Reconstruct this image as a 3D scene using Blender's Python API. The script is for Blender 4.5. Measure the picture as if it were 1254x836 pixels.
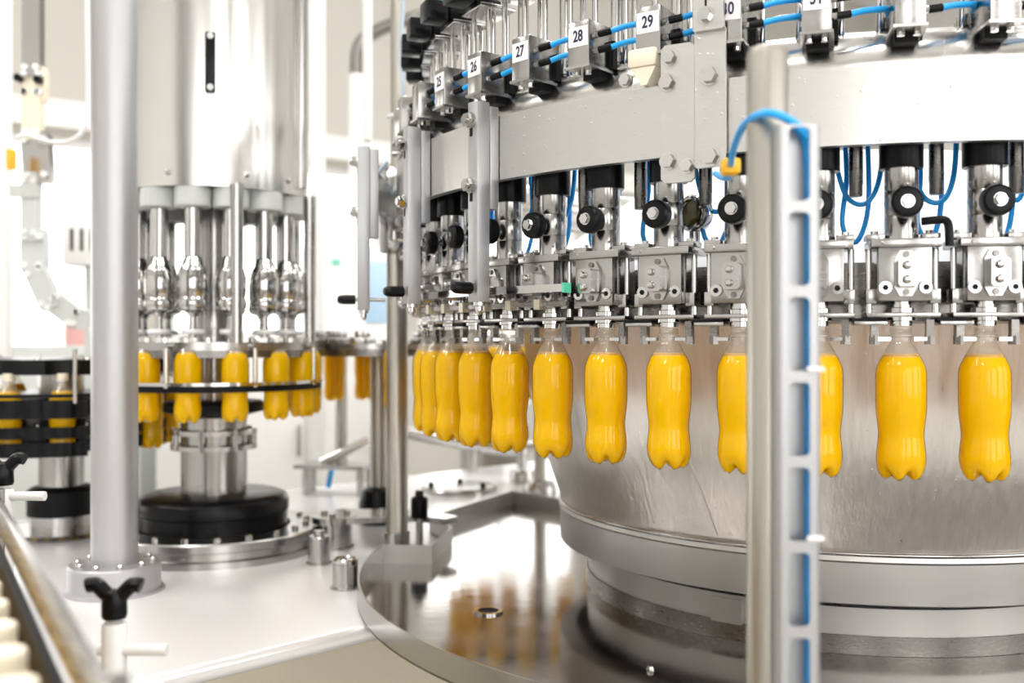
import bpy, bmesh, math, random
from mathutils import Vector, Matrix
random.seed(4)
PI = math.pi
R_ = math.radians
for o in list(bpy.data.objects): bpy.data.objects.remove(o)
COL = bpy.context.scene.collection
SC = bpy.context.scene

# ---------------------------------------------------------------- camera, world, light, exposure
EYE = 1.55                      # eye height above the floor; all heights below are relative to it ("h")
cam_d = bpy.data.cameras.new('camera')
cam = bpy.data.objects.new('camera', cam_d); COL.objects.link(cam)
cam.location = (0, 0, EYE); cam.rotation_euler = (PI/2, 0, 0)
cam_d.sensor_width = 36.0; cam_d.lens = 1245/1254*36
cam_d.clip_start = 0.02
cam_d.dof.use_dof = True; cam_d.dof.focus_distance = 1.60; cam_d.dof.aperture_fstop = 2.8
SC.camera = cam

w = bpy.data.worlds.new('world'); SC.world = w; w.use_nodes = True
bg = w.node_tree.nodes['Background']
bg.inputs['Color'].default_value = (1.0, 0.985, 0.96, 1)
bg.inputs['Strength'].default_value = 2.2

SC.view_settings.view_transform = 'Standard'
SC.view_settings.look = 'None'
SC.view_settings.gamma = 1.0
SC.view_settings.use_curve_mapping = False
SC.view_settings.exposure = 1.15

# ---------------------------------------------------------------- materials
MATS = {}
def mat(name, col, rough=.5, metal=0.0, spec=.5, coat=0.0, noise=None, bump=None, drops=0.0, emit=None, var=0.0, sss=0.0):
    """noise=(sx,sy,sz): stretched grain for roughness; bump=(scale xyz,strength); drops: droplet relief; var: colour variation"""
    m = bpy.data.materials.new(name); m.use_nodes = True
    nt = m.node_tree; b = nt.nodes['Principled BSDF']
    b.inputs['Base Color'].default_value = (*col, 1)
    b.inputs['Roughness'].default_value = rough
    b.inputs['Metallic'].default_value = metal
    b.inputs['Specular IOR Level'].default_value = spec
    b.inputs['Coat Weight'].default_value = coat
    b.inputs['Coat Roughness'].default_value = .08
    if sss:
        b.inputs['Subsurface Weight'].default_value = sss
        b.inputs['Subsurface Radius'].default_value = (.02, .012, .002)
        b.inputs['Subsurface Scale'].default_value = 1.0
    if emit:
        b.inputs['Emission Color'].default_value = (*emit[0], 1); b.inputs['Emission Strength'].default_value = emit[1]
    tc = nt.nodes.new('ShaderNodeTexCoord')
    def nz(scale, detail=4):
        mp = nt.nodes.new('ShaderNodeMapping'); mp.inputs['Scale'].default_value = scale
        nt.links.new(tc.outputs['Object'], mp.inputs['Vector'])
        n = nt.nodes.new('ShaderNodeTexNoise'); n.inputs['Scale'].default_value = 1.0; n.inputs['Detail'].default_value = detail
        nt.links.new(mp.outputs[0], n.inputs['Vector']); return n
    if noise:
        n = nz(noise)
        r = nt.nodes.new('ShaderNodeMapRange')
        r.inputs['To Min'].default_value = max(.02, rough-.1); r.inputs['To Max'].default_value = min(1, rough+.12)
        nt.links.new(n.outputs['Fac'], r.inputs['Value']); nt.links.new(r.outputs[0], b.inputs['Roughness'])
        if var:
            mx = nt.nodes.new('ShaderNodeMix'); mx.data_type = 'RGBA'
            mx.inputs[6].default_value = (*[c*(1-var) for c in col], 1); mx.inputs[7].default_value = (*[min(1, c*(1+var)) for c in col], 1)
            nt.links.new(n.outputs['Fac'], mx.inputs[0]); nt.links.new(mx.outputs[2], b.inputs['Base Color'])
    last = None
    if bump:
        n = nz(bump[0], 3)
        bp = nt.nodes.new('ShaderNodeBump'); bp.inputs['Strength'].default_value = bump[1]; bp.inputs['Distance'].default_value = .004
        nt.links.new(n.outputs['Fac'], bp.inputs['Height']); last = bp
    if drops:
        v = nt.nodes.new('ShaderNodeTexVoronoi'); v.inputs['Scale'].default_value = 130
        nt.links.new(tc.outputs['Object'], v.inputs['Vector'])
        r0 = nt.nodes.new('ShaderNodeMapRange'); r0.inputs['From Min'].default_value = .10; r0.inputs['From Max'].default_value = .30
        r0.inputs['To Min'].default_value = 1; r0.inputs['To Max'].default_value = 0
        nt.links.new(v.outputs['Distance'], r0.inputs['Value'])
        sp = nt.nodes.new('ShaderNodeSeparateColor'); nt.links.new(v.outputs['Color'], sp.inputs[0])
        gt = nt.nodes.new('ShaderNodeMapRange'); gt.inputs['From Min'].default_value = .80; gt.inputs['From Max'].default_value = 1.0
        nt.links.new(sp.outputs[0], gt.inputs['Value'])
        r = nt.nodes.new('ShaderNodeMath'); r.operation = 'MULTIPLY'
        nt.links.new(r0.outputs[0], r.inputs[0]); nt.links.new(gt.outputs[0], r.inputs[1])
        bp = nt.nodes.new('ShaderNodeBump'); bp.inputs['Strength'].default_value = drops; bp.inputs['Distance'].default_value = .002
        nt.links.new(r.outputs[0], bp.inputs['Height'])
        if last: nt.links.new(last.outputs[0], bp.inputs['Normal'])
        last = bp
    if last: nt.links.new(last.outputs[0], b.inputs['Normal'])
    MATS[name] = m; return m

mat('steel', (.41, .40, .39), .20, 1, noise=(60, 60, 400), drops=.5)
mat('steel_plain', (.46, .45, .44), .22, 1, noise=(80, 80, 300))
mat('steel_beam', (.58, .57, .55), .34, 1, noise=(30, 30, 500), drops=.35, var=.06)
mat('steel_polished', (.56, .55, .54), .09, 1)
mat('steel_dark', (.22, .21, .20), .28, 1, noise=(60, 60, 300))
mat('steel_bowl', (.80, .765, .725), .32, .95, noise=(95, 95, 3), bump=((130, 130, 5), .20), drops=.22, var=.13)
mat('steel_band', (.52, .51, .50), .38, 1, noise=(20, 20, 300))
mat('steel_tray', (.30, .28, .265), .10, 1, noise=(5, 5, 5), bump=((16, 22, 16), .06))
mat('steel_deck', (.82, .815, .82), .25, .3)  # window glare on the steel is put into this pale, low-metal colour
mat('steel_side', (.58, .53, .42), .40, .9, noise=(200, 200, 4))
mat('steel_cover', (.66, .645, .62), .22, 1, noise=(40, 40, 2), var=.05)
mat('aluminium', (.46, .46, .47), .40, .75, noise=(300, 300, 300))
mat('post_steel', (.44, .415, .37), .36, 1, noise=(200, 200, 10))
mat('black_plastic', (.004, .004, .005), .30, spec=.18, drops=.2)
mat('black_rubber', (.003, .003, .004), .30, spec=.2)
mat('black_matt', (.006, .006, .007), .55, spec=.2)
mat('blue_hose', (.01, .40, .95), .30, spec=.5)
mat('grey_cable', (.42, .50, .58), .4)
mat('white_plastic', (.90, .90, .90), .35)
mat('white_paint', (.80, .80, .79), .45)
mat('cream_plastic', (.86, .78, .62), .45)
mat('grey_plastic', (.62, .64, .63), .4)
mat('green_plastic', (.10, .58, .40), .4)
mat('orange_tie', (.95, .50, .02), .4)
mat('plate_white', (.88, .88, .88), .5)
mat('ink', (.02, .015, .06), .6)
mat('olive_glass', (.07, .065, .005), .08, coat=.6)
mat('juice', (1.0, .62, .0), .40, spec=.10)
mat('juice_foam', (1.0, .62, .10), .6, spec=.2)
mat('wall', (.50, .48, .435), .75, noise=(2, 2, 2))
mat('wall_white', (.82, .815, .80), .65, noise=(2, 2, 2))
mat('trim', (.78, .77, .74), .6)
mat('ceiling', (.80, .80, .79), .8, noise=(2, 2, 2))
mat('floor', (.42, .405, .38), .30, noise=(3, 3, 3), var=.08)
mat('window_frame', (.75, .75, .74), .45)
mat('window_light', (.9, .9, .9), .6, emit=((1, .99, .97), 1.15))
mat('lamp_light', (.9, .9, .9), .6, emit=((1, .98, .95), 13.0))
mat('lamp_frame', (.8, .8, .8), .5)
mat('beige_box', (.72, .58, .40), .6)
mat('blue_paint', (.42, .60, .78), .4)  # lightened: distance haze and overexposure are put into the blue
mat('red_paint', (.75, .42, .40), .4)  # lightened the same way, haze mixed into the red
def glassy(name, tint, fac_lo, rough):
    m = bpy.data.materials.new(name); m.use_nodes = True; nt = m.node_tree
    nt.nodes.remove(nt.nodes['Principled BSDF']); out = nt.nodes['Material Output']
    t = nt.nodes.new('ShaderNodeBsdfTransparent'); t.inputs[0].default_value = (*tint, 1)
    g = nt.nodes.new('ShaderNodeBsdfGlossy'); g.inputs['Roughness'].default_value = rough
    fr = nt.nodes.new('ShaderNodeLayerWeight'); fr.inputs['Blend'].default_value = .035
    ad = nt.nodes.new('ShaderNodeMath'); ad.operation = 'ADD'; ad.inputs[1].default_value = fac_lo-.02; ad.use_clamp = True
    mx = nt.nodes.new('ShaderNodeMixShader')
    nt.links.new(fr.outputs[0], ad.inputs[0]); nt.links.new(ad.outputs[0], mx.inputs[0])
    nt.links.new(t.outputs[0], mx.inputs[1]); nt.links.new(g.outputs[0], mx.inputs[2]); nt.links.new(mx.outputs[0], out.inputs[0])
    MATS[name] = m
glassy('clear_plastic', (.985, .975, .955), .042, .04)
def milky():
    glassy('neck_plastic', (.98, .97, .95), .15, .05); nt = MATS['neck_plastic'].node_tree; out = nt.nodes['Material Output']
    old = out.inputs[0].links[0].from_socket
    d = nt.nodes.new('ShaderNodeBsdfDiffuse'); d.inputs[0].default_value = (.97, .94, .88, 1)
    t = nt.nodes.new('ShaderNodeBsdfTranslucent'); t.inputs[0].default_value = (.95, .90, .80, 1)
    m1 = nt.nodes.new('ShaderNodeMixShader'); m1.inputs[0].default_value = .5; m2 = nt.nodes.new('ShaderNodeMixShader'); m2.inputs[0].default_value = .17
    nt.links.new(d.outputs[0], m1.inputs[1]); nt.links.new(t.outputs[0], m1.inputs[2])
    nt.links.new(old, m2.inputs[1]); nt.links.new(m1.outputs[0], m2.inputs[2]); nt.links.new(m2.outputs[0], out.inputs[0])
milky()
glassy('window_glass', (.92, .95, .95), .02, .02)

def juicy():
    nt = MATS['juice'].node_tree; b = nt.nodes['Principled BSDF']; out = nt.nodes['Material Output']
    t = nt.nodes.new('ShaderNodeBsdfTranslucent'); t.inputs[0].default_value = (1, .60, .0, 1)
    mx = nt.nodes.new('ShaderNodeMixShader'); mx.inputs[0].default_value = .25
    nt.links.new(b.outputs[0], mx.inputs[1]); nt.links.new(t.outputs[0], mx.inputs[2]); nt.links.new(mx.outputs[0], out.inputs[0])
juicy()

# ---------------------------------------------------------------- mesh helpers
class MB:
    def __init__(s): s.bm = bmesh.new()
    def box(s, x0, x1, y0, y1, z0, z1, bev=0.0):
        bm = s.bm
        v = [bm.verts.new(p) for p in ((x0,y0,z0),(x1,y0,z0),(x1,y1,z0),(x0,y1,z0),(x0,y0,z1),(x1,y0,z1),(x1,y1,z1),(x0,y1,z1))]
        fs = [bm.faces.new([v[i] for i in q]) for q in ((3,2,1,0),(4,5,6,7),(0,1,5,4),(1,2,6,5),(2,3,7,6),(3,0,4,7))]
        if bev:
            es = list({e for f in fs for e in f.edges})
            bmesh.ops.bevel(bm, geom=es, offset=bev, segments=2, affect='EDGES', profile=.5)
        return s
    def cyl(s, p0, p1, r, n=16, r2=None, cap=True):
        p0 = Vector(p0); p1 = Vector(p1); d = (p1-p0).normalized()
        q = d.to_track_quat('Z', 'Y'); r2 = r if r2 is None else r2
        a = [s.bm.verts.new(p0+q@Vector((r*math.cos(2*PI*i/n), r*math.sin(2*PI*i/n), 0))) for i in range(n)]
        b = [s.bm.verts.new(p1+q@Vector((r2*math.cos(2*PI*i/n), r2*math.sin(2*PI*i/n), 0))) for i in range(n)]
        for i in range(n):
            j = (i+1) % n; s.bm.faces.new((a[i], a[j], b[j], b[i]))
        if cap: s.bm.faces.new(a[::-1]); s.bm.faces.new(b)
        return s
    def lathe(s, prof, n=32, c=(0, 0, 0), axis=None):
        q = Vector(axis).to_track_quat('Z', 'Y') if axis else None
        rings = []; cc = Vector(c)
        for (r, z) in prof:
            if r < 1e-6:
                p = Vector((0, 0, z)); p = cc+(q@p if q else p); rings.append([s.bm.verts.new(p)])
            else:
                L = []
                for i in range(n):
                    p = Vector((r*math.cos(2*PI*i/n), r*math.sin(2*PI*i/n), z)); L.append(s.bm.verts.new(cc+(q@p if q else p)))
                rings.append(L)
        for A, B in zip(rings, rings[1:]):
            for i in range(n):
                j = (i+1) % n
                if len(A) == 1 and len(B) == 1: continue
                if len(A) == 1: s.bm.faces.new((A[0], B[j], B[i]))
                elif len(B) == 1: s.bm.faces.new((A[i], A[j], B[0]))
                else: s.bm.faces.new((A[i], A[j], B[j], B[i]))
        return s
    def tube(s, pts, r, n=10, smooth=6, closed=False):
        P = [Vector(p) for p in pts]
        if smooth and len(P) > 2:
            Q = []
            for i in range(len(P)-1):
                a = P[max(i-1, 0)]; b = P[i]; c = P[i+1]; d = P[min(i+2, len(P)-1)]
                for k in range(smooth):
                    t = k/smooth
                    Q.append(.5*((2*b)+(c-a)*t+(2*a-5*b+4*c-d)*t*t+(3*b-a-3*c+d)*t**3))
            Q.append(P[-1]); P = Q
        T = [(P[min(i+1, len(P)-1)]-P[max(i-1, 0)]).normalized() for i in range(len(P))]
        u = T[0].orthogonal().normalized(); rings = []
        for p, t in zip(P, T):
            u = (u-t*u.dot(t)).normalized(); v = t.cross(u)
            rings.append([s.bm.verts.new(p+r*(u*math.cos(2*PI*i/n)+v*math.sin(2*PI*i/n))) for i in range(n)])
        for A, B in zip(rings, rings[1:]):
            for i in range(n):
                j = (i+1) % n; s.bm.faces.new((A[i], A[j], B[j], B[i]))
        s.bm.faces.new(rings[0][::-1]); s.bm.faces.new(rings[-1]); return s
    def prism(s, poly, h0, h1, frame=None):
        """poly: 2D ccw points; frame(x,y,h)->3D (default z up)"""
        fr = frame or (lambda x, y, h: (x, y, h))
        a = [s.bm.verts.new(fr(x, y, h0)) for x, y in poly]; b = [s.bm.verts.new(fr(x, y, h1)) for x, y in poly]
        n = len(poly)
        for i in range(n):
            j = (i+1) % n; s.bm.faces.new((a[i], a[j], b[j], b[i]))
        s.bm.faces.new(a[::-1]); s.bm.faces.new(b); return s
    def arc(s, c, r0, r1, z0, z1, a0, a1, n=48):
        """sector of a flat ring (degrees)"""
        full = abs(a1-a0) >= 359.9; R = []
        for i in range(n if full else n+1):
            a = R_(a0+(a1-a0)*i/n); ca, sa = math.cos(a), math.sin(a)
            R.append([s.bm.verts.new((c[0]+r*ca, c[1]+r*sa, z)) for r, z in ((r0, z0), (r1, z0), (r1, z1), (r0, z1))])
        m = len(R)
        for i in range(m if full else m-1):
            A, B = R[i], R[(i+1) % m]
            for k in range(4):
                l = (k+1) % 4; s.bm.faces.new((A[k], A[l], B[l], B[k]))
        if not full: s.bm.faces.new(R[0]); s.bm.faces.new(R[-1][::-1])
        return s
    def torus(s, c, R, r, z, n=96, m=20):
        V = [[s.bm.verts.new((c[0]+(R+r*math.cos(2*PI*j/m))*math.cos(2*PI*i/n), c[1]+(R+r*math.cos(2*PI*j/m))*math.sin(2*PI*i/n), z+r*math.sin(2*PI*j/m))) for j in range(m)] for i in range(n)]
        for i in range(n):
            for j in range(m): s.bm.faces.new((V[i][j], V[(i+1) % n][j], V[(i+1) % n][(j+1) % m], V[i][(j+1) % m]))
        return s
    def mesh(s, name, m, sharp=32):
        bmesh.ops.recalc_face_normals(s.bm, faces=s.bm.faces)
        me = bpy.data.meshes.new(name); s.bm.to_mesh(me); s.bm.free()
        me.shade_smooth(); me.set_sharp_from_angle(angle=R_(sharp))
        me.materials.append(MATS[m]); return me

def link(name, me, parent=None, loc=(0, 0, 0), rz=0.0):
    o = bpy.data.objects.new(name, me); COL.objects.link(o); o.location = loc; o.rotation_euler = (0, 0, rz)
    if parent: o.parent = parent
    return o
def tag(o, label, cat, group=None, kind=None):
    o['label'] = label; o['category'] = cat
    if group: o['group'] = group
    if kind: o['kind'] = kind
    return o
BASE = {}
def thing(name, label, cat, x, y, h, rz=0.0, group=None):
    o = link(name, None, None, (x, y, EYE+h), rz); tag(o, label, cat, group); BASE[o.name] = h; return o
def part(name, mb, m, parent, sharp=32, label=None):
    """mesh given in the thing's own xy and in h; sub-parts (parent is a mesh) share their part's origin"""
    o = link(name, mb.mesh(name, m, sharp), parent, (0, 0, -BASE[parent.name]) if parent.name in BASE else (0, 0, 0))
    if label: o['label'] = label
    return o
def single(name, mb, m, label, cat, group=None, sharp=32):
    """a thing of one mesh given in world xy and h"""
    bb = [v.co.copy() for v in mb.bm.verts]
    cx = sum(v.x for v in bb)/len(bb); cy = sum(v.y for v in bb)/len(bb); cz = min(v.z for v in bb)
    for v in mb.bm.verts: v.co -= Vector((cx, cy, cz))
    return tag(link(name, mb.mesh(name, m, sharp), None, (cx, cy, EYE+cz)), label, cat, group)
def structure(name, mb, m, label=None, parent=None):
    o = link(name, mb.mesh(name, m), parent)
    if not parent:
        o['kind'] = 'structure'; o['label'] = label; o['category'] = name.split('_')[0]
    return o
class Proto:
    """parts shared by look-alikes: (name, mesh, children)"""
    def __init__(s): s.parts = []
    def add(s, name, mb, m, parent=None, sharp=32, label=None):
        rec = [name, mb.mesh(name, m, sharp), [], label]
        (parent[2] if parent else s.parts).append(rec); return rec
    def spawn(s, root, skip=()):
        off = (0, 0, -BASE[root.name])
        for name, me, ch, lb in s.parts:
            if name in skip: continue
            o = link(name, me, root, off)
            if lb: o['label'] = lb
            for n2, m2, _, l2 in ch: link(n2, m2, o)
def at(px, py, Y):
    """a point of the place at distance Y, in world xy and h"""
    return ((px-627)/1245*Y, Y, -(py-417.5)/1245*Y)
def hexhead(mb, p, d, r, l, n=6): 
    p = Vector(p); d = Vector(d).normalized(); mb.cyl(p, p+d*l, r, n); return mb
def text_mesh(txt, size):
    cu = bpy.data.curves.new('lettering', 'FONT'); cu.body = txt; cu.size = size; cu.align_x = 'CENTER'; cu.align_y = 'CENTER'; cu.extrude = .0003; cu.resolution_u = 3; cu.offset = size*.022
    ob = bpy.data.objects.new('lettering', cu); COL.objects.link(ob)
    dg = bpy.context.evaluated_depsgraph_get(); me = bpy.data.meshes.new_from_object(ob.evaluated_get(dg))
    bpy.data.objects.remove(ob); bpy.data.curves.remove(cu); return me

# ---------------------------------------------------------------- the hall (walls follow the machine's axes)
HU = Vector((math.cos(R_(36)), math.sin(R_(36)), 0)); HN = Vector((HU.y, -HU.x, 0)); HP = Vector((-3.5, 8.0, 0))
def hall(u, n, z): v = HP+HU*u+HN*n; return (v.x, v.y, z)
def hbox(mb, u0, u1, n0, n1, z0, z1):
    v = [mb.bm.verts.new(hall(*p)) for p in ((u0,n0,z0),(u1,n0,z0),(u1,n1,z0),(u0,n1,z0),(u0,n0,z1),(u1,n0,z1),(u1,n1,z1),(u0,n1,z1))]
    for q in ((3,2,1,0),(4,5,6,7),(0,1,5,4),(1,2,6,5),(2,3,7,6),(3,0,4,7)): mb.bm.faces.new([v[i] for i in q])
    return mb
structure('floor', hbox(MB(), -9, 11, -.3, 14, -.2, 0), 'floor', 'smooth grey factory floor')
wb = MB(); hbox(wb, -9, 11, -.3, 0, 0, .9); hbox(wb, -9, 11, -.3, 0, 3.15, 6.2)
WIN = [(-6.4, -4.4), (-4.0, -2.0), (-1.6, .4), (.8, 2.8), (3.2, 5.2), (5.6, 7.6)]
e = -9
for a, b in WIN: hbox(wb, e, a, -.3, 0, .9, 3.15); e = b
hbox(wb, e, 11, -.3, 0, .9, 3.15)
structure('wall_back', wb, 'wall', 'beige rendered hall wall behind the machines')
structure('wall_left', hbox(MB(), -9.3, -9, -.3, 14, 0, 6.2), 'wall_white', 'white hall side wall')
structure('wall_right', hbox(MB(), 11, 11.3, -.3, 14, 0, 6.2), 'wall_white', 'white hall end wall')
wf = MB(); hbox(wf, -9, 11, 14, 14.3, 0, 1.0); hbox(wf, -9, 11, 14, 14.3, 4.9, 6.2)
FW = [(-8.2, -5.4), (-4.4, -1.6), (-.6, 2.2), (3.2, 6.0), (7.0, 9.8)]
e = -9
for a, b in FW: hbox(wf, e, a, 14, 14.3, 1.0, 4.9); e = b
hbox(wf, e, 11, 14, 14.3, 1.0, 4.9)
structure('wall_front', wf, 'wall', 'beige hall wall with tall windows opposite the machines')
structure('ceiling', hbox(MB(), -9, 11, -.3, 14, 6.2, 6.4), 'ceiling', 'white hall ceiling')
structure('trim_1', hbox(MB(), -9, 11, 0, .12, 3.22, 3.42), 'trim', 'pale ledge along the beige hall wall')
for i, (a, b) in enumerate(WIN):
    f = MB()
    for q in ((a, a+.07, .9, 3.15), (b-.07, b, .9, 3.15), (a+.07, b-.07, .9, .97), (a+.07, b-.07, 3.08, 3.15), ((a+b)/2-.03, (a+b)/2+.03, .97, 3.08)):
        hbox(f, q[0], q[1], -.12, -.04, q[2], q[3])
    wo = structure('window_%d' % (i+1), f, 'window_frame', 'bright frosted hall window in the beige wall')
    for (p, q) in ((a+.07, (a+b)/2-.03), ((a+b)/2+.03, b-.07)):
        structure('pane', hbox(MB(), p, q, -.10, -.07, .97, 3.08), 'window_light', parent=wo)
for i, (a, b) in enumerate(FW):
    f = MB()
    for q in ((a, a+.08, 1.0, 4.9), (b-.08, b, 1.0, 4.9), (a+.08, b-.08, 1.0, 1.08), (a+.08, b-.08, 4.82, 4.9), ((a+b)/2-.035, (a+b)/2+.035, 1.08, 4.82), (a+.08, b-.08, 2.9, 2.97)):
        hbox(f, q[0], q[1], 14.08, 14.18, q[2], q[3])
    structure('window_%d' % (i+7), f, 'window_frame', 'tall clear hall window opposite the machines')
for u in (-5.5, -2.0, 1.5, 5.0):
    for n in (3.0, 6.2, 9.4):
        p = hall(u, n, 6.2)
        L = link('ceiling_light', None, None, p, R_(36)); BASE[L.name] = 0
        tag(L, 'long white ceiling light panel above the hall', 'light', 'ceiling light panels')
        fr = MB()
        for q in ((-.75, .75, -.32, -.28), (-.75, .75, .28, .32), (-.75, -.71, -.28, .28), (.71, .75, -.28, .28)): fr.box(*q, -.08, 0)
        part('frame', fr, 'lamp_frame', L); part('diffuser', MB().box(-.71, .71, -.28, .28, -.06, -.04), 'lamp_light', L)

# ---------------------------------------------------------------- machine deck
D0 = Vector((-.627, 1.636, 0)); DU = Vector((.354, .337, 0)).normalized(); DN = Vector((-DU.y, DU.x, 0))
def dk(u, n, z): v = D0+DU*u+DN*n; return (v.x, v.y, z)
def dbox(mb, u0, u1, n0, n1, z0, z1, bev=0):
    v = [mb.bm.verts.new(dk(*p)) for p in ((u0,n0,z0),(u1,n0,z0),(u1,n1,z0),(u0,n1,z0),(u0,n0,z1),(u1,n0,z1),(u1,n1,z1),(u0,n1,z1))]
    fs = [mb.bm.faces.new([v[i] for i in q]) for q in ((3,2,1,0),(4,5,6,7),(0,1,5,4),(1,2,6,5),(2,3,7,6),(3,0,4,7))]
    if bev: bmesh.ops.bevel(mb.bm, geom=list({e for f in fs for e in f.edges}), offset=bev, segments=3, affect='EDGES', profile=.5)
    return mb
deck = thing('machine_cabinet', 'white machine cabinet with smooth wet deck and beige steel side', 'cabinet', D0.x, D0.y, -EYE)
def dpart(name, mb, m, parent=None):
    for v in mb.bm.verts: v.co -= Vector((D0.x, D0.y, 0))
    return part(name, mb, m, parent or deck)
DZ = -.55
dpart('deck_plate', dbox(MB(), -.5, 3.4, 0, 1.7, DZ-.035, DZ, .012), 'steel_deck')
dpart('side_cladding', dbox(MB(), -.47, 3.36, .02, 1.67, -1.40, DZ-.035), 'steel_side')
dpart('plinth', dbox(MB(), -.4, 3.3, .08, 1.6, -EYE, -1.40), 'steel_dark')

# ---------------------------------------------------------------- drip tray
CX, CY = .727, 2.303; CC = (CX, CY)
RT = 1.065; TF = -.5445
def pol(a, r): return (CX+r*math.cos(R_(a)), CY+r*math.sin(R_(a)))
arc_pts = [pol(169.3+(420-169.3)*i/120, RT) for i in range(121)]
tail = [(.25, 3.14), (0, 3.41), (-.237, 2.915), (-.165, 2.74), (-.20, 2.49)]
outline = arc_pts+tail
tray = thing('drip_tray', 'round stainless drip tray with raised rim under the filling carousel', 'drip tray', CX, CY, TF-.004)
def tpart(name, mb, m, parent=tray):
    for v in mb.bm.verts: v.co -= Vector((CX, CY, 0))
    return part(name, mb, m, parent)
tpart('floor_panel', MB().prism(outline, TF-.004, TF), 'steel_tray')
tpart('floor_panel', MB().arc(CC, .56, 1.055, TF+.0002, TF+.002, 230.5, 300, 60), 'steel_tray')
hexb = MB(); p = pol(231.4, .80); hexb.lathe([(0, TF+.010), (.005, TF+.009), (.007, TF+.004), (.007, TF)], 10, (p[0], p[1], 0)); tpart('bolt', hexb, 'steel_plain')
def wall_path(mb, pts, z0, z1, t, closed=False):
    n = len(pts); P = [Vector((x, y)) for x, y in pts]; V = []
    for i in range(n):
        if closed: a, b = P[i-1], P[(i+1) % n]
        else: a, b = P[max(i-1, 0)], P[min(i+1, n-1)]
        d1 = (P[i]-a).normalized() if (P[i]-a).length > 1e-9 else (b-P[i]).normalized()
        d2 = (b-P[i]).normalized() if (b-P[i]).length > 1e-9 else d1
        n1 = Vector((-d1.y, d1.x)); n2 = Vector((-d2.y, d2.x)); m = (n1+n2); m = m/max(m.dot(n1), .3)
        q = P[i]+m*t
        V.append([mb.bm.verts.new(c) for c in ((P[i].x, P[i].y, z0), (q.x, q.y, z0), (q.x, q.y, z1), (P[i].x, P[i].y, z1))])
    for i in range(n if closed else n-1):
        A, B = V[i], V[(i+1) % n]
        for k in range(4): l = (k+1) % 4; mb.bm.faces.new((A[k], A[l], B[l], B[k]))
    if not closed: mb.bm.faces.new(V[0]); mb.bm.faces.new(V[-1][::-1])
    return mb
tpart('rim', wall_path(MB(), arc_pts, TF-.004, -.50, .004), 'steel_plain')
tpart('back_wall', wall_path(MB(), [arc_pts[-1]]+tail[:3], TF, -.50, .004), 'steel_band')
tpart('cutout_wall', wall_path(MB(), tail[2:]+[arc_pts[0]], TF, -.499, .004), 'steel_band')
dr = thing('floor_drain', 'round drain outlet set in the wet tray floor', 'drain', -.048, 2.047, TF)
part('drain_ring', MB().arc((0, 0), .021, .030, TF, TF+.004, 0, 360, 32), 'steel_polished', dr)
part('drain_cup', MB().lathe([(.021, TF+.003), (.015, TF+.0015), (0, TF+.0012)], 24), 'black_matt', dr)  # black disc painted for the shade inside the drain, no real hole

# ---------------------------------------------------------------- carousel body
car = thing('carousel_drum', 'large stainless bowl of the filling carousel standing in the drip tray', 'drum', CX, CY, TF)
prof = [(.705, .03), (.70, 0), (.69, -.09), (.672, -.19), (.643, -.27), (.622, -.33), (.615, -.354)]
part('bowl', MB().lathe(prof, 128), 'steel_bowl', car, 60)
wbm = MB()
wbm.torus((0, 0), .6185, .0045, -.356, 128, 8); part('weld_bead', wbm, 'steel_plain', car, 60)
part('band', MB().lathe([(.606, -.353), (.619, -.360), (.621, -.368), (.617, -.372), (.617, -.440), (.606, -.444), (.58, -.444)], 128), 'steel_band', car, 30)
part('shadow_gap', MB().lathe([(.545, -.442), (.538, -.47)], 96), 'steel_dark', car)
part('base_ring', MB().lathe([(.50, -.455), (.548, -.455), (.554, -.462), (.554, -.512)], 128), 'steel_band', car)
part('foot_ring', MB().lathe([(.556, -.510), (.558, TF)], 128), 'steel_dark', car)
sm = MB()
for k in range(12):
    z0, z1 = -.02-.027*k, -.02-.027*(k+1)
    def rr(z):
        for (r0, a), (r1, b) in zip(prof, prof[1:]):
            if b <= z <= a: return r0+(r1-r0)*(z-a)/(b-a)
        return prof[-1][0]
    a = R_(227.5+.55*k); b = R_(227.5+.55*(k+1))
    sm.cyl((rr(z0)*math.cos(a), rr(z0)*math.sin(a), z0), (rr(z1)*math.cos(b), rr(z1)*math.sin(b), z1), .0014, 6)
part('seam', sm, 'steel_bowl', car)
tk = MB(); p0 = R_(233.2)
tk.box(-.03, .03, -.004, .006, -.512, -.468)
tkm = tk.mesh('joint_plate', 'steel_band'); jo = link('joint_plate', tkm, car, (.557*math.cos(p0), .557*math.sin(p0), -TF), p0-PI/2)
part('carrier_ring', MB().arc((0, 0), .70, .885, .028, .052, 0, 360, 128), 'steel_dark', car)
part('carrier_floor', MB().lathe([(.84, .053), (.79, .055)], 96), 'white_paint', car)  # white ring added to bounce light up behind the valves
part('carrier_wall', MB().arc((0, 0), .835, .85, .052, .115, 0, 360, 128), 'steel_dark', car)
part('inner_drum', MB().lathe([(.80, .056), (.76, .10), (.40, .36), (0, .42)], 128), 'white_plastic', car)  # shaped as a white cone to catch ceiling light and whiten the gaps
part('ring_pipe', MB().torus((0, 0), .88, .06, .38, 160, 24), 'steel_cover', car, 60)

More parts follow.
